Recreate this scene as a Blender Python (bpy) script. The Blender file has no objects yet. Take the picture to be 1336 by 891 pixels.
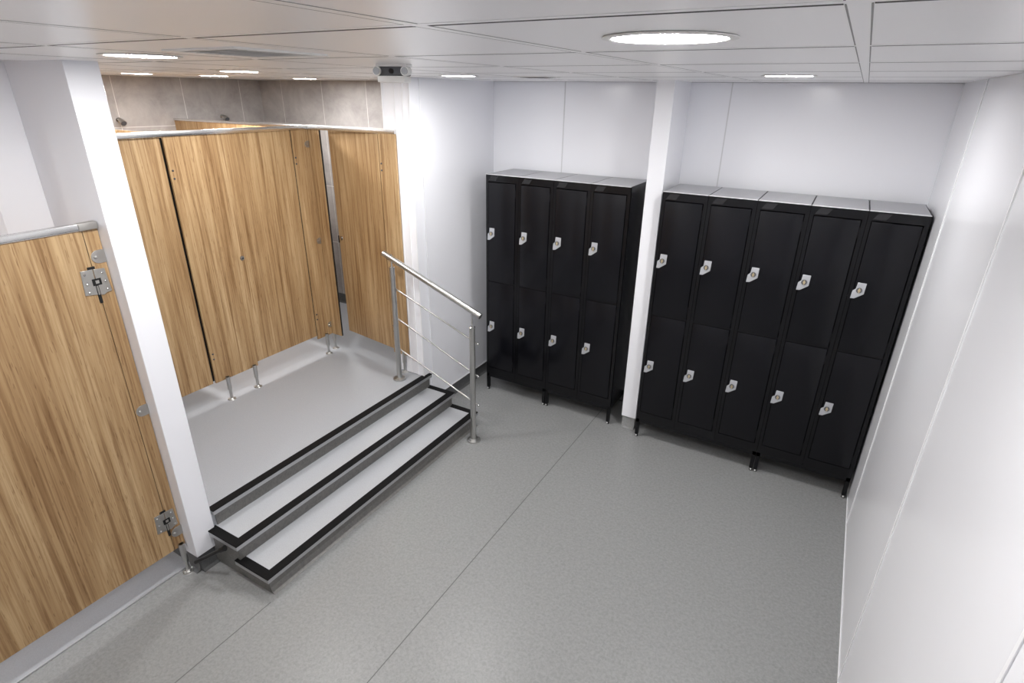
import bpy, bmesh, math
from mathutils import Vector, Matrix, Quaternion
SC = bpy.context.scene
COL = SC.collection
PI = math.pi

# ------------------------------------------------------------------ materials
def srgb(r, g, b):
    f = lambda c: (c/255/12.92) if c/255 <= .04045 else ((c/255+.055)/1.055)**2.4
    return (f(r), f(g), f(b), 1)

def mat(name, col, rough=.5, metal=0., spec=.5, bump=None, var=None, coat=0.):
    m = bpy.data.materials.new(name); m.use_nodes = True
    nt = m.node_tree; b = nt.nodes['Principled BSDF']
    b.inputs['Base Color'].default_value = col
    b.inputs['Roughness'].default_value = rough
    b.inputs['Metallic'].default_value = metal
    b.inputs['Specular IOR Level'].default_value = spec
    b.inputs['Coat Weight'].default_value = coat
    tc = nt.nodes.new('ShaderNodeTexCoord')
    if var:                                   # (scale, second colour)
        n = nt.nodes.new('ShaderNodeTexNoise'); n.inputs['Scale'].default_value = var[0]; n.inputs['Detail'].default_value = 3
        nt.links.new(tc.outputs['Object'], n.inputs['Vector'])
        mx = nt.nodes.new('ShaderNodeMix'); mx.data_type = 'RGBA'
        mx.inputs[6].default_value = col; mx.inputs[7].default_value = var[1]
        nt.links.new(n.outputs['Fac'], mx.inputs[0]); nt.links.new(mx.outputs[2], b.inputs['Base Color'])
    if bump:                                  # (scale, strength)
        n = nt.nodes.new('ShaderNodeTexNoise'); n.inputs['Scale'].default_value = bump[0]; n.inputs['Detail'].default_value = 2
        nt.links.new(tc.outputs['Object'], n.inputs['Vector'])
        bp = nt.nodes.new('ShaderNodeBump'); bp.inputs['Strength'].default_value = bump[1]; bp.inputs['Distance'].default_value = .002
        nt.links.new(n.outputs['Fac'], bp.inputs['Height']); nt.links.new(bp.outputs['Normal'], b.inputs['Normal'])
    return m

def wood():
    m = bpy.data.materials.new('oak_laminate'); m.use_nodes = True
    nt = m.node_tree; N = nt.nodes.new; L = nt.links.new
    b = nt.nodes['Principled BSDF']; b.inputs['Roughness'].default_value = .42; b.inputs['Specular IOR Level'].default_value = .35
    g = N('ShaderNodeNewGeometry')
    def mapn(sx, sy, sz):
        mp = N('ShaderNodeMapping'); mp.inputs['Scale'].default_value = (sx, sy, sz); L(g.outputs['Position'], mp.inputs['Vector']); return mp
    def noise(mp, sc, det, dist=0., rough=.5):
        n = N('ShaderNodeTexNoise'); n.inputs['Scale'].default_value = sc; n.inputs['Detail'].default_value = det
        n.inputs['Distortion'].default_value = dist; n.inputs['Roughness'].default_value = rough; L(mp.outputs[0], n.inputs['Vector']); return n
    broad = noise(mapn(1, 1, .09), 11., 2, .6)
    mid = noise(mapn(1, 1, .03), 46., 3, .4)
    fine = noise(mapn(1, 1, .02), 120., 3, .2, .6)
    fleck = noise(mapn(1, 1, .07), 210., 1)
    def ramp(src, pts):
        r = N('ShaderNodeValToRGB'); e = r.color_ramp.elements
        e[0].position, e[0].color = pts[0]; e[1].position, e[1].color = pts[-1]
        for p, c in pts[1:-1]:
            k = e.new(p); k.color = c
        L(src.outputs['Fac'], r.inputs['Fac']); return r
    base = ramp(broad, [(.32, srgb(158, 129, 93)), (.5, srgb(170, 142, 105)), (.68, srgb(185, 159, 122))])
    def mul(a, bsock, fac):
        x = N('ShaderNodeMix'); x.data_type = 'RGBA'; x.blend_type = 'MULTIPLY'; x.inputs[0].default_value = fac
        L(a, x.inputs[6]); L(bsock, x.inputs[7]); return x.outputs[2]
    r1 = ramp(mid, [(.36, (.56, .46, .37, 1)), (.47, (.93, .9, .87, 1)), (.7, (1.06, 1.06, 1.05, 1))])
    r2 = ramp(fine, [(.35, (.74, .67, .6, 1)), (.6, (1.04, 1.04, 1.03, 1))])
    r3 = ramp(fleck, [(.29, (.4, .3, .22, 1)), (.34, (1, 1, 1, 1))])
    c = mul(base.outputs[0], r1.outputs[0], .7); c = mul(c, r2.outputs[0], .85); c = mul(c, r3.outputs[0], .5)
    L(c, b.inputs['Base Color'])
    return m

def floor_vinyl(name, a, bcol, dark, rough, speck_sc):
    m = bpy.data.materials.new(name); m.use_nodes = True
    nt = m.node_tree; N = nt.nodes.new; L = nt.links.new
    b = nt.nodes['Principled BSDF']; b.inputs['Roughness'].default_value = rough; b.inputs['Specular IOR Level'].default_value = .4
    g = N('ShaderNodeNewGeometry')
    n1 = N('ShaderNodeTexNoise'); n1.inputs['Scale'].default_value = speck_sc; n1.inputs['Detail'].default_value = 4; n1.inputs['Roughness'].default_value = .65; n1.inputs['Distortion'].default_value = .6
    L(g.outputs['Position'], n1.inputs['Vector'])
    r = N('ShaderNodeValToRGB'); e = r.color_ramp.elements
    e[0].position = .36; e[0].color = bcol; e[1].position = .62; e[1].color = a
    L(n1.outputs['Fac'], r.inputs['Fac'])
    v = N('ShaderNodeTexNoise'); v.inputs['Scale'].default_value = speck_sc*1.7; v.inputs['Detail'].default_value = 2
    L(g.outputs['Position'], v.inputs['Vector'])
    r2 = N('ShaderNodeValToRGB'); e = r2.color_ramp.elements
    e[0].position = .27; e[0].color = dark; e[1].position = .36; e[1].color = (1, 1, 1, 1)
    L(v.outputs['Fac'], r2.inputs['Fac'])
    mx = N('ShaderNodeMix'); mx.data_type = 'RGBA'; mx.blend_type = 'MULTIPLY'; mx.inputs[0].default_value = .8
    L(r.outputs[0], mx.inputs[6]); L(r2.outputs[0], mx.inputs[7])
    L(mx.outputs[2], b.inputs['Base Color'])
    bp = N('ShaderNodeBump'); bp.inputs['Strength'].default_value = .12; bp.inputs['Distance'].default_value = .001
    L(n1.outputs['Fac'], bp.inputs['Height']); L(bp.outputs['Normal'], b.inputs['Normal'])
    return m

def tile_mat():
    m = bpy.data.materials.new('grey_stone_tile'); m.use_nodes = True
    nt = m.node_tree; N = nt.nodes.new; L = nt.links.new
    b = nt.nodes['Principled BSDF']; b.inputs['Roughness'].default_value = .38
    g = N('ShaderNodeNewGeometry'); s = N('ShaderNodeSeparateXYZ'); L(g.outputs['Position'], s.inputs[0])
    n1 = N('ShaderNodeTexNoise'); n1.inputs['Scale'].default_value = 3.5; n1.inputs['Detail'].default_value = 7; n1.inputs['Roughness'].default_value = .68; n1.inputs['Distortion'].default_value = .35
    L(g.outputs['Position'], n1.inputs['Vector'])
    r = N('ShaderNodeValToRGB'); e = r.color_ramp.elements
    e[0].position = .34; e[0].color = srgb(146, 142, 141); e[1].position = .7; e[1].color = srgb(180, 176, 174)
    L(n1.outputs['Fac'], r.inputs['Fac'])
    def line(axis, pitch, off, w):
        a = N('ShaderNodeMath'); a.operation = 'SUBTRACT'; L(s.outputs[axis], a.inputs[0]); a.inputs[1].default_value = off - w/2
        d = N('ShaderNodeMath'); d.operation = 'FLOORED_MODULO'; L(a.outputs[0], d.inputs[0]); d.inputs[1].default_value = pitch
        c = N('ShaderNodeMath'); c.operation = 'LESS_THAN'; L(d.outputs[0], c.inputs[0]); c.inputs[1].default_value = w
        return c
    lz = line('Z', .585, .44, .005)
    lx = line('X', .571, -5.61, .005)
    ly = line('Y', .6, -.845, .005)
    nx = N('ShaderNodeSeparateXYZ'); L(g.outputs['Normal'], nx.inputs[0])
    ab = N('ShaderNodeMath'); ab.operation = 'ABSOLUTE'; L(nx.outputs['X'], ab.inputs[0])
    sel = N('ShaderNodeMix'); L(ab.outputs[0], sel.inputs[0]); L(lx.outputs[0], sel.inputs[2]); L(ly.outputs[0], sel.inputs[3])
    mxm = N('ShaderNodeMath'); mxm.operation = 'MAXIMUM'; L(sel.outputs[0], mxm.inputs[0]); L(lz.outputs[0], mxm.inputs[1])
    mx = N('ShaderNodeMix'); mx.data_type = 'RGBA'; L(mxm.outputs[0], mx.inputs[0]); L(r.outputs[0], mx.inputs[6]); mx.inputs[7].default_value = srgb(214, 212, 210)
    L(mx.outputs[2], b.inputs['Base Color'])
    return m

M = {}
M['wall'] = mat('white_gloss_cladding', srgb(236, 237, 242), .17, spec=.45, bump=(1.5, .05))
M['trim'] = mat('white_trim', srgb(234, 235, 238), .35)
M['ceil'] = mat('ceiling_tile_white', srgb(246, 246, 247), .3, spec=.5)
M['ceil_back'] = mat('ceiling_void', srgb(60, 59, 58), .9)
M['wood'] = wood()
M['black'] = mat('black_powdercoat', (.003, .003, .0042, 1), .2, spec=.34, bump=(900, .05))
M['blackdoor'] = mat('black_powdercoat_door', (.0036, .0037, .0056, 1), .22, spec=.29, bump=(900, .05))
M['louvre'] = mat('louvre_lit_edge', (.055, .055, .06, 1), .35, spec=.5)  # lighter than the locker black, light caught on the louvres put in colour
M['ring'] = mat('dull_steel_ring', srgb(128, 128, 130), .3, metal=.8)
M['lip'] = mat('pale_grey_lip', srgb(205, 205, 207), .4)
M['greytop'] = mat('grey_top_sheet', srgb(150, 150, 154), .3)
M['dark'] = mat('black_gap', srgb(9, 9, 10), .7)
M['steel'] = mat('brushed_steel', srgb(190, 190, 188), .33, metal=1.)
M['chrome'] = mat('polished_steel', srgb(212, 212, 211), .14, metal=1.)
M['rail'] = mat('satin_aluminium', srgb(222, 222, 221), .22, metal=1.)
M['zinc'] = mat('zinc_hardware', srgb(178, 176, 172), .38, metal=.9)
M['plate'] = mat('silver_lock_plate', srgb(196, 198, 203), .33, metal=.45)
M['brass'] = mat('pale_brass', srgb(214, 197, 160), .3, metal=.7)
M['floor'] = floor_vinyl('grey_marbled_vinyl', srgb(141, 142, 142), srgb(127, 128, 128), (.8, .8, .81, 1), .36, 68.)
M['platform'] = floor_vinyl('light_grey_safety_vinyl', srgb(162, 165, 170), srgb(154, 157, 162), (.88, .88, .9, 1), .42, 190.)
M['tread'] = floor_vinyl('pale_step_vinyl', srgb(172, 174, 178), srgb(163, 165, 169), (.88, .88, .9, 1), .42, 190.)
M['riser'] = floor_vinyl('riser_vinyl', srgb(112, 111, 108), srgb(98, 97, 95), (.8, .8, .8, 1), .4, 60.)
M['cove'] = floor_vinyl('dark_cove_vinyl', srgb(86, 87, 88), srgb(76, 77, 78), (.8, .8, .8, 1), .35, 50.)
M['blackgrip'] = mat('black_grip_strip', (.0025, .0024, .0028, 1), .75, spec=.2, bump=(500, .3))
M['alu'] = mat('aluminium_edge', srgb(176, 178, 180), .35, metal=.55)
M['tile'] = tile_mat()
M['plastic'] = mat('white_plastic', srgb(232, 232, 230), .35)
M['smoke'] = mat('smoked_plastic', srgb(84, 86, 90), .2)
M['lens'] = mat('clear_lens', srgb(190, 194, 198), .08, metal=.5)
M['pipe'] = mat('black_rubber', srgb(18, 18, 19), .4)
M['foot'] = mat('white_foot_cap', srgb(225, 225, 225), .3)
em = bpy.data.materials.new('lamp_glow'); em.use_nodes = True
_nt = em.node_tree; _nt.nodes.remove(_nt.nodes['Principled BSDF'])
_e = _nt.nodes.new('ShaderNodeEmission'); _e.inputs['Color'].default_value = (1, .985, .97, 1); _e.inputs['Strength'].default_value = 193
_nt.links.new(_e.outputs[0], _nt.nodes['Material Output'].inputs[0])
M['glow'] = em

# ------------------------------------------------------------------ geometry helpers
class MB:
    def __init__(s): s.bm = bmesh.new()
    def box(s, x0, x1, y0, y1, z0, z1, rot=None, bev=0.):
        r = bmesh.ops.create_cube(s.bm, size=1.)
        vs = r['verts']
        sc = Vector((x1-x0, y1-y0, z1-z0)); c = Vector(((x0+x1)/2, (y0+y1)/2, (z0+z1)/2))
        for v in vs: v.co = Vector((v.co.x*sc.x, v.co.y*sc.y, v.co.z*sc.z))
        if bev > 0:
            es = list({e for v in vs for e in v.link_edges})
            rr = bmesh.ops.bevel(s.bm, geom=es, offset=bev, segments=2, affect='EDGES', profile=.6)
            vs = list({v for f in rr['faces'] for v in f.verts} | {v for v in vs if v.is_valid})
        for v in vs:
            v.co = ((rot @ v.co) if rot else v.co) + c
        return s
    def cyl(s, p0, p1, r, r2=None, seg=20, cap=True):
        p0 = Vector(p0); p1 = Vector(p1); d = p1-p0
        q = d.to_track_quat('Z', 'Y').to_matrix().to_4x4()
        bmesh.ops.create_cone(s.bm, cap_ends=cap, segments=seg, radius1=r, radius2=r if r2 is None else r2, depth=d.length,
                              matrix=Matrix.Translation((p0+p1)/2) @ q)
        return s
    def sph(s, c, r, sz=1.):
        bmesh.ops.create_uvsphere(s.bm, u_segments=14, v_segments=10, radius=r, matrix=Matrix.Translation(c) @ Matrix.Diagonal((1, 1, sz, 1)))
        return s
    def prism(s, pts, a, b, axis='y'):       # closed polygon extruded from a to b along axis
        def P(u, v, w):
            return {'y': (u, w, v), 'x': (w, u, v), 'z': (u, v, w)}[axis]
        A = [s.bm.verts.new(P(u, v, a)) for u, v in pts]; B = [s.bm.verts.new(P(u, v, b)) for u, v in pts]
        s.bm.faces.new(A); s.bm.faces.new(B[::-1])
        n = len(pts)
        for i in range(n): s.bm.faces.new((A[i], B[i], B[(i+1) % n], A[(i+1) % n]))
        return s
    def build(s, name, m, parent=None, smooth=True, bevel=0., loc=None):
        bmesh.ops.recalc_face_normals(s.bm, faces=s.bm.faces[:])
        me = bpy.data.meshes.new(name); s.bm.to_mesh(me); s.bm.free()
        if smooth:
            for p in me.polygons: p.use_smooth = True
            me.set_sharp_from_angle(angle=math.radians(35))
        me.materials.append(M[m] if isinstance(m, str) else m)
        o = bpy.data.objects.new(name, me); COL.objects.link(o)
        if loc: o.location = loc
        if parent: o.parent = parent
        if bevel:
            md = o.modifiers.new('bevel', 'BEVEL'); md.width = bevel; md.segments = 2; md.limit_method = 'ANGLE'
        return o

def thing(name, label, cat, loc=(0, 0, 0), group=None, rz=0):
    o = bpy.data.objects.new(name, None); COL.objects.link(o); o.location = loc; o.rotation_euler = (0, 0, rz)
    o.empty_display_size = .1
    o['label'] = label; o['category'] = cat
    if group: o['group'] = group
    return o
def tag(o, label, cat, group=None):
    o['label'] = label; o['category'] = cat
    if group: o['group'] = group
    return o
def struct(o): o['kind'] = 'structure'; return o
def copy_tree(o, parent=None):
    c = o.copy(); COL.objects.link(c)
    if parent: c.parent = parent
    for ch in list(kids.get(o.name, [])): pass
    for ch in [k for k in SC.objects if k.parent == o]: copy_tree(ch, c)
    return c
kids = {}
SCREW = .004

# ------------------------------------------------------------------ dimensions
ZC = 2.6
XL = -3.16      # face of the left wall and of the left pier
YB = .72        # back wall
YN = -5.4       # wall behind the camera
PH = .347       # raised floor
PX = -3.235     # plane of the left cubicle front
FX = -4.187     # plane of the cubicle row on the raised floor
RY = -.371      # plane of the end cubicle
TX, TY = -5.93, .6
CY0, CY1 = -2.424, -2.295
BOXY = -2.602

# ------------------------------------------------------------------ room shell
struct(MB().box(-6.1, .15, YN-.1, YB+.1, -.1, 0).build('floor', 'floor'))
struct(MB().box(-6.1, -3.262, YN, CY0+.03, 0, .004).build('floor', 'platform'))
# welded seams in the vinyl
M['seam'] = mat('seam_weld', srgb(92, 92, 92), .5)
struct(MB().box(-1.8925, -1.8875, YN, YB-.02, 0, .0008).build('trim_1', 'seam', smooth=False))
struct(MB().box(-2.6505, -2.6465, YN, -2.36, 0, .0008).build('trim_2', 'seam', smooth=False))
# raised floor
struct(MB().box(-6.0, -3.16, CY1-.02, -.372, 0, PH).box(-6.0, -3.36, -.373, .62, 0, PH).build('floor', 'platform', smooth=False))
# walls
struct(MB().box(-5.95, .1, YB, YB+.1, 0, ZC+.05).build('wall_back', 'wall'))
struct(MB().box(0, .1, YN-.1, YB, 0, ZC+.05).build('wall_right', 'wall'))
struct(MB().box(-6.1, .1, YN-.1, YN, 0, ZC+.05).build('wall_near', 'wall'))
struct(MB().box(-3.29, XL, -.30, YB, .1, ZC+.04).build('wall_left', 'wall', bevel=.002))
struct(MB().box(-3.40, XL, -.372, -.25, PH+.002, ZC+.04).build('wall_left_pier', 'wall', bevel=.003))
# left pier / stub wall at the cubicle, clad white above a coved skirting
struct(MB().box(-3.64, -3.152, CY0, CY1, .11, ZC+.04).build('wall_pier', 'wall', bevel=.003))
struct(MB().box(-3.9, -3.64, BOXY, -2.36, .004, ZC+.04).build('wall_boxing', 'wall', bevel=.003))
struct(MB().box(-6.0, -3.63, -2.365, CY1, .004, ZC+.04).build('wall_left_partition', 'wall'))
struct(MB().box(-6.1, -6.0, YN-.1, CY0+.1, 0, ZC+.05).build('wall_left_far', 'wall'))
struct(MB().box(TX-.1, TX, CY1, TY+.1, PH, ZC+.04).build('wall_tiled_left', 'tile', smooth=False))
struct(MB().box(TX, -3.35, TY, TY+.1, PH, ZC+.04).build('wall_tiled_back', 'tile', smooth=False))
struct(MB().box(-3.40, -3.32, -.25, TY, PH, ZC+.04).build('wall_tiled_right', 'tile', smooth=False))
struct(MB().box(TX, -3.42, CY1, CY1+.012, PH, ZC+.03).build('wall_tiled_near', 'tile', smooth=False))
# pier between the two locker banks
struct(MB().box(-1.662, -1.542, .30, YB, .1, ZC+.04).build('wall_back_pier', 'wall', bevel=.003))

# coved skirtings (wall vinyl turned up 100 mm, with a curved foot)
def cove_x(name, x, y0, y1, s, h=.1, z0=0., m='cove'):     # on a wall of constant x; s=+1 foot towards +x
    pts = [(x-s*.004, z0), (x+s*.03, z0+.0015), (x+s*.012, z0+.01), (x+s*.004, z0+.03), (x+s*.003, z0+h), (x-s*.004, z0+h)]
    return struct(MB().prism(pts, y0, y1, 'y').build(name, m))
def cove_y(name, y, x0, x1, s, h=.1, z0=0., m='cove'):
    pts = [(y-s*.004, z0), (y+s*.03, z0+.0015), (y+s*.012, z0+.01), (y+s*.004, z0+.03), (y+s*.003, z0+h), (y-s*.004, z0+h)]
    return struct(MB().prism(pts, x0, x1, 'x').build(name, m))
struct(MB().box(-3.28, -3.165, -.30, YB, 0, .1).build('baseboard_left', 'cove'))
cove_x('baseboard_left', -3.166, -.28, YB, 1)
cove_y('baseboard_back', YB, -3.16, -1.67, -1)
cove_y('baseboard_back', YB, -1.54, 0, -1)
struct(MB().box(-1.652, -1.552, .31, YB, 0, .1).build('baseboard_back', 'floor'))
cove_y('baseboard_back', .31, -1.655, -1.55, -1, m='floor')
struct(MB().box(-3.63, -3.166, CY0+.012, CY1-.01, .004, .11).build('baseboard_pier', 'cove'))
cove_x('baseboard_pier', -3.166, CY0+.012, CY1-.01, 1, .109)
cove_y('baseboard_pier', CY0+.012, -3.26, -3.166, -1, .109)
cove_x('baseboard_tiled', TX, CY1, TY, 1, .1, PH, 'cove')
cove_y('baseboard_tiled', TY, TX, -3.42, -1, .1, PH, 'cove')
# white line where each clad wall meets its skirting / the floor
struct(MB().box(-3.158, -3.154, -.25, YB-.004, .098, .106).build('trim_3', 'trim'))
struct(MB().box(-.004, -.0005, YN, YB-.003, 0, .012).build('trim_4', 'trim'))
# cladding joints
M['joint'] = mat('cladding_joint', srgb(206, 207, 210), .4)
for i, x in enumerate((-2.508, -1.268)):
    struct(MB().box(x-.004, x+.004, YB-.0025, YB, .1, ZC).build('trim_%d' % (5+i), 'joint', smooth=False))
for i, y in enumerate((-.09, -1.31, -2.53)):
    struct(MB().box(-.004, 0, y-.007, y+.007, .012, ZC).build('trim_%d' % (7+i), 'trim', bevel=.001))
# jamb trims beside the end cubicle, corner trims
struct(MB().box(XL-.004, XL+.004, -.376, -.366, PH+.004, ZC).box(-3.222, -3.214, -.3755, -.371, PH+.004, ZC).box(-3.292, -3.286, -.376, -.371, PH+.004, ZC).box(-3.404, -3.396, -.378, -.37, PH+.004, ZC)
       .build('trim_10', 'trim', smooth=False))
struct(MB().box(-3.156, -3.15, -.27, -.262, .106, ZC).build('trim_11', 'trim', smooth=False))
struct(MB().box(-4.405, -4.395, -2.3675, -2.364, .02, ZC).build('trim_12', 'joint', smooth=False))

# edge strip of the left cubicle floor
struct(MB().box(-3.268, -3.26, YN, CY0-.02, 0, .0065).build('trim_13', 'alu', smooth=False))

# ------------------------------------------------------------------ ceiling: flush grid with tiles
XS = [.11-.6*k for k in range(0, 12)]          # centre lines of the T-bars running front to back
XS = [-.489-.6*k for k in range(-1, 11)]
YS = [-2.854+.617*k for k in range(-5, 7)]
xe = sorted([x for x in XS if -6.05 < x < 0.05]); ye = sorted([y for y in YS if YN < y < YB])
xb = [-6.05]+xe+[0.]; yb = [YN]+ye+[YB]
hw = .012; gp = .002; gy = .004
cm = MB()
for i in range(len(xb)-1):
    for j in range(len(yb)-1):
        x0 = xb[i]+(0 if i == 0 else hw+gp); x1 = xb[i+1]-(.002 if i == len(xb)-2 else hw+gp)
        y0 = yb[j]+(0 if j == 0 else hw+gy); y1 = yb[j+1]-(.006 if j == len(yb)-2 else hw+gp)
        # the vent tile and lamp discs simply sit in front of the tiles
        if x1-x0 > .02 and y1-y0 > .02: cm.box(x0, x1, y0, y1, ZC, ZC+.008)
ceil = struct(cm.build('ceiling', 'ceil', smooth=False))
gm = MB()
for x in xe: gm.box(x-hw, x+hw, YN, YB, ZC-.0005, ZC+.01)
for y in ye:
    xx = [-6.05]+xe+[0.]
    for i in range(len(xx)-1): gm.box(xx[i]+hw+.0001, xx[i+1]-hw-.0001, y-hw, y+hw, ZC-.0004, ZC+.01)
grid = struct(gm.build('ceiling', M['ceil'], smooth=False))
struct(MB().box(-6.1, .1, YN-.1, YB+.1, ZC+.014, ZC+.05).build('ceiling', 'ceil_back'))

M['joint_shade'] = mat('ceiling_joint_shade', srgb(70, 70, 71), .8)  # dark strips along the tile joints, groove shade put into colour
M['joint_shade_fine'] = mat('ceiling_joint_shade_fine', srgb(150, 150, 150), .8)  # paler strips for the fainter groove shade beside the long bars
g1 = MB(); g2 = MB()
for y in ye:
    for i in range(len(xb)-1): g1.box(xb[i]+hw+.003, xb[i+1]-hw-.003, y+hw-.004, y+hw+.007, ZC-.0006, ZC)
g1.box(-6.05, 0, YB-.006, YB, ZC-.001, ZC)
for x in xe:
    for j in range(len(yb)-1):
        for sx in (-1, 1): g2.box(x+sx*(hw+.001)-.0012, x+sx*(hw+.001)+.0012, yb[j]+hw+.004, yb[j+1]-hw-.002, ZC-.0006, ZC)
struct(g1.build('ceiling', 'joint_shade', smooth=False)); struct(g2.build('ceiling', 'joint_shade_fine', smooth=False))
# ------------------------------------------------------------------ downlights
def make_lamp():
    t = thing('ceiling_light', '', 'ceiling light', (0, 0, ZC))
    fr = MB(); seg = 40
    prof = [(.102, 0.), (.112, 0.), (.118, -.0015), (.118, -.003), (.104, -.0045), (.1005, -.003), (.1, -.001)]
    bm = fr.bm; rings = []
    for k in range(seg):
        a = 2*PI*k/seg; rings.append([bm.verts.new((r*math.cos(a), r*math.sin(a), z)) for r, z in prof])
    for k in range(seg):
        A = rings[k]; B = rings[(k+1) % seg]
        for i in range(len(prof)): bm.faces.new((A[i], A[(i+1) % len(prof)], B[(i+1) % len(prof)], B[i]))
    fr.build('frame', 'plastic', t)
    d = MB().cyl((0, 0, -.003), (0, 0, -.0015), .1, seg=40).build('diffuser', 'glow', t)
    return t
LAMPS = [(-.785, -2.53, 'round ceiling light over the open floor, largest glowing disc in the photo'),
         (-.79, -.58, 'round ceiling light glowing above the bank of five lockers'),
         (-2.48, -2.50, 'round ceiling light just in front of the left white pier'),
         (-2.56, -.64, 'round ceiling light near the white wall behind the handrail'),
         (-4.88, -1.20, 'round ceiling light close beside the left white pier, over the shower cubicles'),
         (-3.52, -1.39, 'round ceiling light above the raised floor, in front of the wooden cubicles'),
         (-4.70, -.74, 'small round ceiling light in front of the tiled corner, left of two'),
         (-4.55, -.02, 'small round ceiling light above the narrow end cubicle, furthest back by the tiles'),
         (-2.48, -4.4, 'added unseen ceiling light at the near end of the room, away from the right wall'),  # added behind the camera, unseen, to fit the light level
         (-4.7, -3.6, 'added unseen ceiling light above the front left wooden cubicle'),  # unseen lamp added to light the left cubicle side
         (-4.82, -1.98, 'added unseen ceiling light above the cubicle on the raised floor nearest the left pier'),  # added out of sight behind the pier to brighten the floor under the doors
         (-4.9, -4.4, 'added unseen ceiling light in the near left corner of the room')]  # unseen fill lamp added for the near left of the room
lamp0 = make_lamp()
for i, (x, y, l) in enumerate(LAMPS):
    o = lamp0 if i == 0 else copy_tree(lamp0)
    o.location = (x, y, ZC); o['label'] = l; o['group'] = 'round ceiling downlights'

# ------------------------------------------------------------------ lockers
def make_locker():
    t = thing('locker', '', 'locker')
    W, D, H0, H1 = .2985, .434, .165, 1.924
    b = MB()
    b.box(0, .0012, 0, D, H0, H1); b.box(W-.0012, W, 0, D, H0, H1)          # sides
    b.box(0, W, D-.0012, D, H0, H1); b.box(0.001, W-.001, 0.004, D, H0, H0+.003)
    b.box(0.001, W-.001, .02, D, 1.048, 1.051)
    # front frame: stiles, rails
    b.box(0, .021, 0, .016, H0, H1-.002); b.box(W-.024, W, 0, .016, H0, H1-.002)
    b.box(.02, W-.023, 0, .016, H0, .232); b.box(.02, W-.023, 0.0, .016, 1.868, H1-.002)
    b.box(.02, W-.023, .004, .016, 1.042, 1.056)
    b.build('body', 'black', t, bevel=.0012)
    MB().box(0.003, W-.0035, .001, D-.004, H1-.002, H1+.001).build('top_panel', 'greytop', t, bevel=.001)
    MB().box(.001, W-.0015, -.002, .003, H1-.003, H1+.0025).build('top_lip', 'lip', t, bevel=.001)
    v = MB()
    for k in range(7):                                                     # pressed slanting louvres at the top left
        x = .028+.0095*k
        v.prism([(x, 1.877), (x+.003, 1.877), (x+.028, 1.912), (x+.025, 1.912)], -.003, .002, 'y')
    v.build('vent_slots', 'louvre', t, smooth=False)
    for z in (.3, .7, 1.05, 1.4, 1.85): MB().cyl((W+.0006, .045, z), (W-.001, .045, z), .0035, seg=8).build('rivet', 'zinc', t)
    for z0, z1, zl in ((.238, 1.043, .63), (1.055, 1.862, 1.449)):
        dm = MB(); dm.box(.0245, W-.029, -.003, .012, z0, z1, bev=.0015)
        door = dm.build('door', 'blackdoor', t)
        for hz in (z0+.07, z1-.07): MB().cyl((W-.0265, -.001, hz-.03), (W-.0265, -.001, hz+.03), .0025, seg=8).build('hinge', 'black', door)
        S = 1.0
        P = [(-.0126, .053), (.036, .052), (.034, -.014), (-.0125, -.048), (-.0346, -.049), (-.0315, 0.), (-.0157, .0135)]
        pl = MB(); pl.prism([(.049+x*.95*S, zl+z*S) for x, z in P], -.0075, -.003, 'y')
        plate = pl.build('lock_plate', 'plate', door, bevel=.0015)
        k = MB(); k.cyl((.053, -.0115, zl+.006), (.053, -.0074, zl+.006), .017, seg=20)
        k.build('lock_ring', 'ring', door)
        g = MB(); g.prism([(.053, zl+.021), (.061, zl+.006), (.053, zl-.011), (.045, zl+.006)], -.018, -.011, 'y')
        g.build('lock_knob', 'brass', door, bevel=.001)
    return t
LX1, LY1, LX2, LY2 = -1.514, .214, -2.951, .266
lock0 = make_locker()
spots = []
left_lab = ['black two-door locker at the left end of the four-locker bank, next to the white wall',
            'black two-door locker, second from the left in the four-locker bank',
            'black two-door locker, third from the left in the four-locker bank',
            'black two-door locker at the right end of the four-locker bank, its riveted side showing']
right_lab = ['black two-door locker at the left end of the five-locker bank, beside the white pier',
             'black two-door locker, second from the left in the five-locker bank',
             'black two-door locker in the middle of the five-locker bank',
             'black two-door locker, second from the right in the five-locker bank',
             'black two-door locker at the right end of the five-locker bank, against the right wall']
for k in range(4): spots.append((LX2+.3*k, LY2, left_lab[k], 'lockers in the four-locker bank'))
for k in range(5): spots.append((LX1+.3*k, LY1, right_lab[k], 'lockers in the five-locker bank'))
for i, (x, y, l, g) in enumerate(spots):
    o = lock0 if i == 0 else copy_tree(lock0)
    o.location = (x, y, 0); o['label'] = l; o['group'] = g

def make_stand(x, y, w, label):
    t = thing('locker_stand', label, 'locker stand', (x, y, 0), 'steel stands under the lockers')
    f = MB(); D = .434; s = .026
    f.box(.001, w-.0025, .001, .001+s, .135, .165); f.box(.001, w-.0025, D-s, D, .135, .165)
    f.box(.001, .001+s, .001, D, .135, .165); f.box(w-s-.0025, w-.0025, .001, D, .135, .165)
    f.build('frame', 'black', t, bevel=.001)
    for lx in (.001, w-s-.0025):
        for ly in (.001, D-s):
            lg = MB().box(lx, lx+s, ly, ly+s, .022, .136).build('leg', 'black', t, bevel=.001)
            c = (lx+s/2, ly+s/2)
            MB().cyl((c[0], c[1], 0), (c[0], c[1], .012), .0125, .011, seg=16).cyl((c[0], c[1], .01), (c[0], c[1], .024), .006, seg=10).build('foot', 'pipe', lg)
            MB().sph((c[0], c[1]-.0145, .013), .006).build('foot_cap', 'foot', lg)
    return t
make_stand(LX2, LY2, .6, 'black steel stand under the left pair of the four-locker bank')
make_stand(LX2+.6, LY2, .6, 'black steel stand under the right pair of the four-locker bank')
make_stand(LX1, LY1, .9, 'wide black steel stand under the left three of the five-locker bank')
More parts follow.
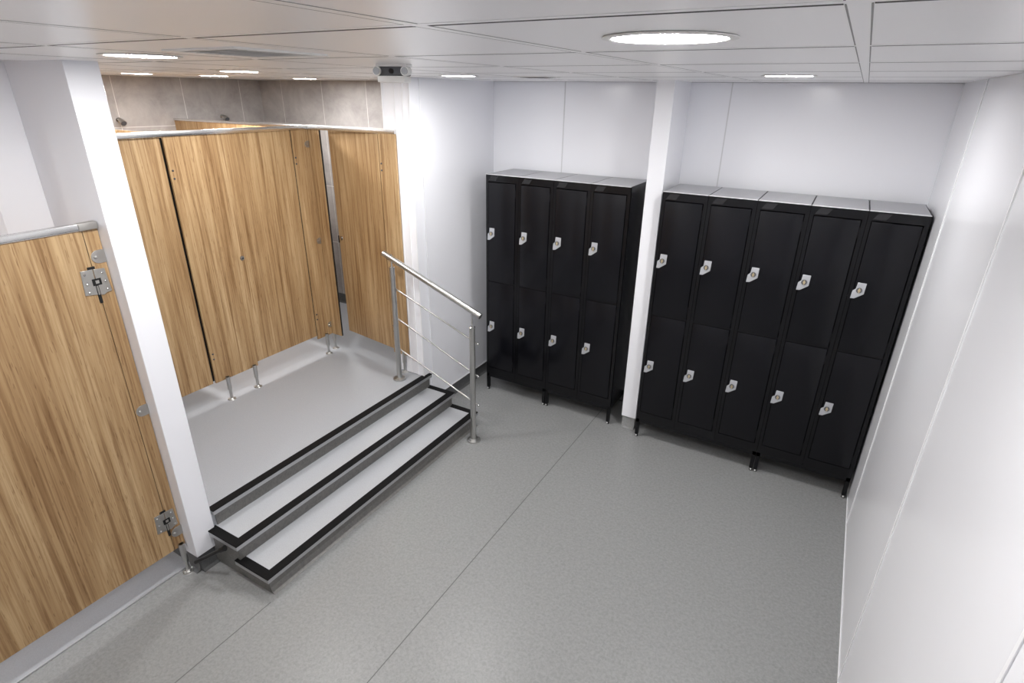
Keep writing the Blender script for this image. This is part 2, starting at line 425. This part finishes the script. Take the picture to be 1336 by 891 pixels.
make_stand(LX1+.9, LY1, .6, 'black steel stand under the two lockers nearest the right wall')

# ------------------------------------------------------------------ steps
st = thing('steps', 'three broad shallow steps with black grip edges up to the raised floor', 'steps', (-2.9, -1.3, 0))
st_off = Vector((2.9, 1.3, 0))
SX1, SX2, SX3 = -2.680, -2.908, -3.134
SY0, SY1 = -2.334, -.297
def mk(mb, name, m, par, **k):
    bmesh.ops.translate(mb.bm, verts=mb.bm.verts[:], vec=st_off); return mb.build(name, m, par, **k)
def step(xf, xback, h, hb, ya, yb_, full=True):
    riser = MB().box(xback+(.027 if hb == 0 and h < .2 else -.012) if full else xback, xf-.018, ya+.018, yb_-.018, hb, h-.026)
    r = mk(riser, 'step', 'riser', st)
    if hb == 0:                                        # curved foot of the lowest riser
        x = xf-.018
        pts = [(x-.004, 0), (x+.03, .0012), (x+.012, .009), (x+.004, .03), (x-.004, .04)]
        mk(MB().prism(pts, ya+.018, yb_-.018, 'y'), 'riser_cove', 'riser', r)
    e = MB().box(xback, xf, ya, yb_, h-.03, h-.003)
    mk(e, 'metal_edge', 'alu', r, bevel=.0015)
    w = .052
    n = MB()
    n.box(xf-w, xf+.001, ya-.001, yb_+.001, h-.004, h+.0015)
    if full:
        n.box(xback, xf-w, ya-.001, ya+w, h-.004, h+.0015); n.box(xback, xf-w, yb_-w, yb_+.001, h-.004, h+.0015)
    mk(n, 'grip_edge', 'blackgrip', r, smooth=False)
    if full: mk(MB().box(xback, xf-w, ya+w, yb_-w, h-.004, h+.0005), 'tread', 'tread', r, smooth=False)
    return r
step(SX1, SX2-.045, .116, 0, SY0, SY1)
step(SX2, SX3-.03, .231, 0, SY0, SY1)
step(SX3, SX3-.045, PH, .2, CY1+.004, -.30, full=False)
struct(MB().box(-3.18, SX3-.045, CY1+.004, -.373, 0, PH).build('floor', 'platform', smooth=False))

# ------------------------------------------------------------------ handrail
hy = -.513
hr = thing('handrail', 'stainless steel handrail with two posts and three thin rods beside the steps', 'handrail', (-2.94, hy, 0))
ho = Vector((2.94, -hy, 0))
def hb_(mb, name, m, par, **k):
    bmesh.ops.translate(mb.bm, verts=mb.bm.verts[:], vec=ho); return mb.build(name, m, par, **k)
XT, XBt = -3.30, -2.578
for px, z0, zt in ((XT, PH, 1.297), (XBt, 0., .965)):
    p = hb_(MB().cyl((px, hy, z0+.01), (px, hy, zt), .0212, seg=24), 'post', 'steel', hr)
    hb_(MB().cyl((px, hy, z0+.0), (px, hy, z0+.014), .052, seg=28).cyl((px, hy, z0+.014), (px, hy, z0+.022), .05, .026, seg=28), 'base_flange', 'steel', p)
    for a in range(3):
        an = a*2*PI/3+.5; hb_(MB().cyl((px+.038*math.cos(an), hy+.038*math.sin(an), z0+.018), (px+.038*math.cos(an), hy+.038*math.sin(an), z0+.0235), .006, seg=8), 'flange_screw', 'zinc', p)
    hb_(MB().cyl((px, hy, zt), (px, hy, zt+.004), .023, .019, seg=24).cyl((px, hy, zt), (px, hy, zt+.10), .007, seg=12), 'rail_support', 'chrome', p)
def railz(x): return 1.394+(x+3.374)*(1.060-1.394)/(.870)
hb_(MB().cyl((-3.374, hy, railz(-3.374)), (-2.504, hy, railz(-2.504)), .0212, seg=28), 'top_rail', 'steel', hr)
for (za, zb) in ((1.112, .844), (.865, .580), (.602, .331)):
    sl = (zb-za)/(.693); yy = hy+.026
    def rz(x): return za+(x+3.287)*sl
    r = hb_(MB().cyl((-3.30, yy, rz(-3.30)), (-2.55, yy, rz(-2.55)), .006, seg=12), 'rod', 'steel', hr)
    hb_(MB().sph((-3.302, yy-.002, rz(-3.302)), .0105), 'rod_cap', 'chrome', r)
    hb_(MB().sph((-2.548, yy, rz(-2.548)), .0105), 'rod_cap', 'chrome', r)
    for px in (XT, XBt): hb_(MB().cyl((px, hy+.015, rz(px)), (px, yy+.004, rz(px)), .008, seg=12), 'rod_bracket', 'chrome', r)

# ------------------------------------------------------------------ cubicles
def legpost(px, py, z0, top, par, off):
    m = MB().cyl((px, py, z0+.004), (px, py, top), .0105, seg=16).cyl((px, py, z0+.085), (px, py, top), .0155, seg=18)
    bmesh.ops.translate(m.bm, verts=m.bm.verts[:], vec=off); l = m.build('leg', 'steel', par)
    m = MB().cyl((px, py, z0), (px, py, z0+.005), .031, .028, seg=22).cyl((px, py, z0+.005), (px, py, z0+.012), .018, .012, seg=16)
    for s in (-1, 1): m.sph((px, py+s*.021, z0+.006), .0065)
    bmesh.ops.translate(m.bm, verts=m.bm.verts[:], vec=off); m.build('foot_flange', 'steel', l)
def B(mb, name, m, par, off, **k):
    bmesh.ops.translate(mb.bm, verts=mb.bm.verts[:], vec=off); return mb.build(name, m, par, **k)
def dplate_x(x, y, z, s, w=.07, h=.06, th=.003):          # D-shaped bracket on a plane of constant x, straight side towards s
    pts = [(y+s*w/2, z-h/2), (y+s*w/2, z+h/2)]
    n = 10
    arc = [(y-s*(w/2-h/2)-s*math.sin(a)*h/2, z+math.cos(a)*h/2) for a in [PI*i/n for i in range(n+1)]]
    return MB().prism(pts+arc, x, x+th, 'x')

# --- front left cubicle
PT, PB = 1.955, .178
c1 = thing('shower_cubicle', 'wood-grain cubicle front at the left edge, hinged at the white pier', 'cubicle', (PX, -2.9, 0))
of = Vector((-PX, 2.9, 0))
yS = -2.487; yE = -2.4265
B(MB().box(PX-.013, PX, yS+.0015, yE, PB, PT-.006), 'side_panel', 'wood', c1, of, bevel=.001)
d1 = B(MB().box(PX-.013, PX, -3.42, yS-.0015, PB, PT-.012), 'door', 'wood', c1, of, bevel=.001)
B(MB().box(PX-.013, PX, -4.6, -3.424, PB, PT-.006), 'side_panel', 'wood', c1, of, bevel=.001)
B(MB().box(PX-.016, PX+.010, -4.6, yE+.001, PT-.007, PT+.021, bev=.004), 'top_rail', 'rail', c1, of)
B(MB().box(PX-.02, PX+.014, -2.50, yE+.001, PT-.009, PT+.023, bev=.004), 'rail_end_cap', 'zinc', c1, of)
B(MB().box(-5.9, PX-.02, -4.6, -4.587, PB, PT), 'divider_panel', 'wood', c1, of, bevel=.001)
for z in (1.825, 1.045, .282):
    bk = B(dplate_x(PX, -2.452, z, 1, .06, .058), 'wall_bracket', 'zinc', c1, of, bevel=.0008)
    B(MB().sph((PX+.003, -2.465, z), .0075), 'bracket_screw', 'steel', bk, of)
for z in (1.722, .385):
    h = MB(); zc_ = z
    h.prism([(yS-.058, z-.052), (yS-.006, z-.06), (yS-.004, z+.055), (yS-.052, z+.055)], PX, PX+.004, 'x')
    h.prism([(yS-.001, z-.062), (yS+.016, z-.066), (yS+.028, z-.058), (yS+.050, z-.056), (yS+.044, z+.050), (yS-.001, z+.054)], PX, PX+.0045, 'x')
    hh = B(h, 'hinge', 'zinc', c1, of, bevel=.0008)
    B(MB().box(PX+.0005, PX+.0055, yS-.018, yS+.018, z-.018, z+.012), 'hinge_slot', 'dark', hh, of)
    B(MB().box(PX, PX+.005, yS-.010, yS+.002, z-.10, z-.018), 'hinge_slot', 'dark', hh, of)
    B(MB().box(PX, PX+.003, yS-.022, yS+.008, z+.055, z+.066), 'hinge_slot', 'dark', hh, of)
    B(MB().box(PX+.005, PX+.0068, yS-.006, yS+.008, z-.010, z+.004).cyl((PX+.004, yS-.004, z-.06), (PX+.004, yS-.004, z-.02), .004, seg=8), 'hinge_pin', 'zinc', hh, of)
    for yy, zz in ((-.04, .038), (-.04, -.004), (-.04, -.044), (.03, .034), (.033, -.006), (.034, -.044)):
        B(MB().sph((PX+.0045, yS+yy, z+zz), .0055), 'screw', 'chrome', hh, of)
legpost(PX-.012+.02, -2.452, .004-.004, .2, c1, of)
legpost(PX+.008, -3.42, 0, .2, c1, of)

# --- cubicle row on the raised floor
FT, FB = 2.236, .512
c2 = thing('shower_cubicle', 'long wood-grain cubicle row along the back of the raised floor, two closed doors', 'cubicle', (FX, -1.3, PH))
of = Vector((-FX, 1.3, -PH))
gA, gB, gC, gE = -1.517, -1.153, -.541, -.378
B(MB().box(FX-.013, FX, gA+.002, gB, FB, FT), 'front_panel', 'wood', c2, of, bevel=.001)
B(MB().box(FX-.013, FX, gC+.002, gE, FB-.004, FT), 'front_panel', 'wood', c2, of, bevel=.001)
dB = B(MB().box(FX-.016, FX-.003, gB+.0015, gC-.0065, FB+.03, FT-.006), 'door', 'wood', c2, of, bevel=.001)
dA = B(MB().box(FX-.026, FX-.013, -2.14, gA-.012, FB, FT-.006), 'door', 'wood', c2, of, bevel=.001)
B(MB().box(FX-.013, FX, CY1+.013, -2.143, FB, FT), 'front_panel', 'wood', c2, of, bevel=.001)
B(MB().box(FX-.032, FX-.027, gA-.03, gA+.01, FB+.01, FT-.01), 'door_gap_strip', 'dark', c2, of)  # black strip behind the door gap, standing in for its shade
B(MB().box(FX-.014, FX-.008, gC-.007, gC+.0025, FB+.03, FT-.004), 'door_gap_strip', 'dark', c2, of)  # black strip set in the gap so it reads as a dark line
B(MB().box(FX-.018, FX+.012, CY1+.013, RY-.023, FT-.004, FT+.027, bev=.004), 'top_rail', 'rail', c2, of)
B(MB().box(TX+.002, FX-.02, -1.443, -1.43, FB, FT+.006), 'divider_panel', 'wood', c2, of, bevel=.001)
def lock_x(x, y, z, door, of):
    m = MB().cyl((x, y, z), (x+.004, y, z), .017, seg=22).cyl((x+.004, y, z), (x+.007, y, z), .012, .010, seg=22)
    k = B(m, 'lock', 'chrome', door, of)
    B(MB().cyl((x+.0065, y+.004, z-.003), (x+.0085, y+.004, z-.003), .006, seg=12), 'lock_slot', 'smoke', k if False else door, of)
lock_x(FX-.003, -1.125, 1.373, dB, of)
for y, z in ((gA+.022, 2.027), (gA+.022, 1.978), (gA+.022, .741), (gA+.022, .70), (gC+.016, 2.031), (gC+.016, 1.985), (gC+.018, .735), (gC+.018, .69)):
    B(MB().sph((FX+.001, y, z), .0065), 'screw', 'smoke', c2, of)
for z, y in ((2.123, -.402), (1.356, -.402), (.60, -.395)):
    b_ = B(dplate_x(FX, y, z, 1, .042, .05, .0025), 'corner_bracket', 'zinc', c2, of)
    B(MB().sph((FX+.003, y-.004, z), .006), 'bracket_screw', 'chrome', b_, of)
for y in (-1.431, -1.199, -.456): legpost(FX+.018, y, PH, .535, c2, of)

# corner return of the row
B(MB().box(TX+.002, FX-.001, -.3765, -.3645, FB, FT+.005), 'divider_panel', 'wood', c2, of, bevel=.001)
B(MB().box(TX+.002, FX-.02, -.384, -.357, FT+.004, FT+.024, bev=.003), 'divider_rail', 'rail', c2, of)
B(MB().box(FX+.001, -4.068, RY-.0065, RY+.0065, FB-.004, FT), 'front_panel', 'wood', c2, of, bevel=.001)
B(MB().box(-4.0682, -4.0635, RY-.004, RY+.008, FB-.002, FT-.003), 'door_gap_strip', 'dark', c2, of)
B(MB().box(FX-.018, -4.0625, RY-.022, RY+.012, FT-.004, FT+.027, bev=.004), 'top_rail', 'rail', c2, of)
legpost(-4.225+.02, RY+.03, PH, .53, c2, of)

# --- end cubicle with the door ajar
c3 = thing('shower_cubicle', 'narrow wood-grain end cubicle beside the handrail, its door ajar', 'cubicle', (-3.74, RY, PH))
of = Vector((3.74, -RY, -PH))
B(MB().box(-3.452, -3.293, RY-.0205, RY-.0075, FB-.004, FT), 'front_panel', 'wood', c3, of, bevel=.001)
ang = math.radians(8.5)
rot = Matrix.Rotation(-ang, 3, 'Z')
hx, hyy = -3.455, RY-.013
def hinge_box(x0, x1, y0, y1, z0, z1, bev=0.):
    m = MB(); m.box(x0, x1, y0, y1, z0, z1, bev=bev)
    for v in m.bm.verts: v.co = rot @ v.co + Vector((hx, hyy, 0))
    return m
dD = B(hinge_box(-.598, -.003, -.0065, .0065, FB+.03, FT-.006), 'door', 'wood', c3, of, bevel=.001)
m = MB().cyl((-.562, -.0065, 1.385), (-.562, -.0115, 1.385), .018, seg=22).cyl((-.562, -.0115, 1.385), (-.562, -.0145, 1.385), .012, seg=22)
for v in m.bm.verts: v.co = rot @ v.co + Vector((hx, hyy, 0))
B(m, 'lock', 'chrome', dD, of)
B(hinge_box(-.606, -.596, -.012, .012, 1.34, 1.40), 'latch', 'dark', dD, of)
B(MB().box(-4.0615, -3.293, RY-.022, RY+.012, FT-.004, FT+.027, bev=.004), 'top_rail', 'rail', c3, of)
for z in (2.026, 1.978, .75, .70): B(MB().sph((-3.437, RY-.021, z), .0065), 'screw', 'smoke', c3, of)
legpost(-3.352, RY-.012, PH, .53, c3, of)

# ------------------------------------------------------------------ small fittings
def shower_head(x, y, z, label):
    t = thing('wall_shower', label, 'shower', (x, y, z), 'chrome showers on the tiles')
    MB().cyl((0, 0, 0), (.005, 0, 0), .02, seg=22).cyl((.005, 0, 0), (.04, 0, -.004), .009, seg=16).build('wall_mount', 'chrome', t)
    MB().cyl((.02, 0, .010), (.075, 0, -.024), .013, .026, seg=24).build('spray_cone', 'zinc', t)
    MB().cyl((.075, 0, -.024), (.077, 0, -.0255), .022, seg=24).build('spray_plate', 'smoke', t)
shower_head(TX, -.86, 2.255, 'small chrome shower head on the grey tiles, nearest the left white pier')
shower_head(TX, .11, 2.262, 'small chrome shower head on the grey tiles, above the wooden divider')

el = thing('emergency_light', 'small ceiling emergency light with two round lamps, above the white jamb', 'emergency light', (-2.005, -1.862, ZC), rz=math.radians(14))
MB().box(-.062, .062, -.006, .045, -.009, 0, bev=.002).build('ceiling_plate', 'plastic', el)
MB().box(-.058, .058, -.004, .040, -.040, -.009, bev=.004).build('housing', 'smoke', el)
for s in (-1, 1):
    l = MB().cyl((s*.057, .02, -.024), (s*.057, -.012, -.024), .0145, .0165, seg=24).build('lamp', 'plastic', el)
    MB().cyl((s*.057, -.012, -.024), (s*.057, -.0135, -.024), .013, seg=24).build('lamp_lens', 'lens', l)
MB().cyl((0, -.004, -.024), (0, -.008, -.024), .009, seg=20).build('sensor', 'dark', el)
MB().box(-.055, .055, -.012, .045, -.062, -.040, bev=.003).build('battery_box', 'plastic', el)

# square ceiling vent
vt = thing('ceiling_vent', 'flush white square ceiling vent near the first downlight by the pier', 'vent', (-1.965, -2.50, ZC))
v = MB(); a = .15
for (x0, x1, y0, y1) in ((-a, a, -a, -a+.02), (-a, a, a-.02, a), (-a, -a+.02, -a+.02, a-.02), (a-.02, a, -a+.02, a-.02)): v.box(x0, x1, y0, y1, -.005, 0)
v.build('frame', 'plastic', vt, bevel=.001)
s = MB()
for k in range(9):
    y = -a+.035+k*.029; s.box(-a+.02, a-.02, y-.008, y+.008, -.0035, -.002, rot=Matrix.Rotation(.12, 3, 'X'))
s.build('slats', 'plastic', vt)
MB().box(-a+.02, a-.02, -a+.02, a-.02, -.0012, -.0002).build('duct_opening', 'ceil_back', vt)
vt2 = thing('ceiling_vent', 'small slotted ceiling vent near the corner above the four-locker bank', 'vent', (-2.16, -.42, ZC))
MB().box(-.11, .11, -.09, .09, -.005, 0, bev=.001).build('frame', 'plastic', vt2)
s = MB()
for k in range(5): s.box(-.09, .09, -.07+k*.032, -.058+k*.032, -.0056, -.004)
s.build('slots', 'dark', vt2)

# black pipe at the foot of the left pier
pp = thing('pipe', 'thin black pipe from the foot of the left white pier to the middle step', 'pipe', (-3.10, -2.38, .1))
o3 = Vector((3.10, 2.38, -.1))
B(MB().cyl((-3.158, -2.436, .085), (-2.992, -2.368, .203), .0105, seg=14), 'tube', 'pipe', pp, o3)
B(MB().cyl((-3.0, -2.371, .198), (-2.976, -2.357, .213), .015, .017, seg=18), 'end_cap', 'pipe', pp, o3)

# ------------------------------------------------------------------ camera
cam = bpy.data.cameras.new('camera'); co = bpy.data.objects.new('camera', cam); COL.objects.link(co)
cx, cy, cz, yaw, pitch, roll, fpx = (-0.458503, -3.643668, 2.503626, 0.518510, 0.412136, 0.015799, 737.513813)
fwd = Vector((-math.sin(yaw)*math.cos(pitch), math.cos(yaw)*math.cos(pitch), -math.sin(pitch)))
rt = Vector((math.cos(yaw), math.sin(yaw), 0)); up = rt.cross(fwd)
R2 = math.cos(roll)*rt+math.sin(roll)*up; U2 = -math.sin(roll)*rt+math.cos(roll)*up
mw = Matrix((R2, U2, -fwd)).transposed().to_4x4(); mw.translation = (cx, cy, cz)
co.matrix_world = mw
cam.sensor_width = 36; cam.lens = 36*fpx/1336; cam.clip_start = .02
SC.camera = co

# ------------------------------------------------------------------ world and colour
w = bpy.data.worlds.new('world'); SC.world = w; w.use_nodes = True
w.node_tree.nodes['Background'].inputs[0].default_value = (.8, .85, .9, 1); w.node_tree.nodes['Background'].inputs[1].default_value = .0
vs = SC.view_settings; vs.view_transform = 'Standard'; vs.look = 'None'; vs.gamma = 1; vs.exposure = 0.; vs.use_curve_mapping = False
SC.cycles.use_denoising = True
SC.cycles.max_bounces = 12; SC.cycles.diffuse_bounces = 8; SC.cycles.glossy_bounces = 4
SC.cycles.sample_clamp_indirect = 6.
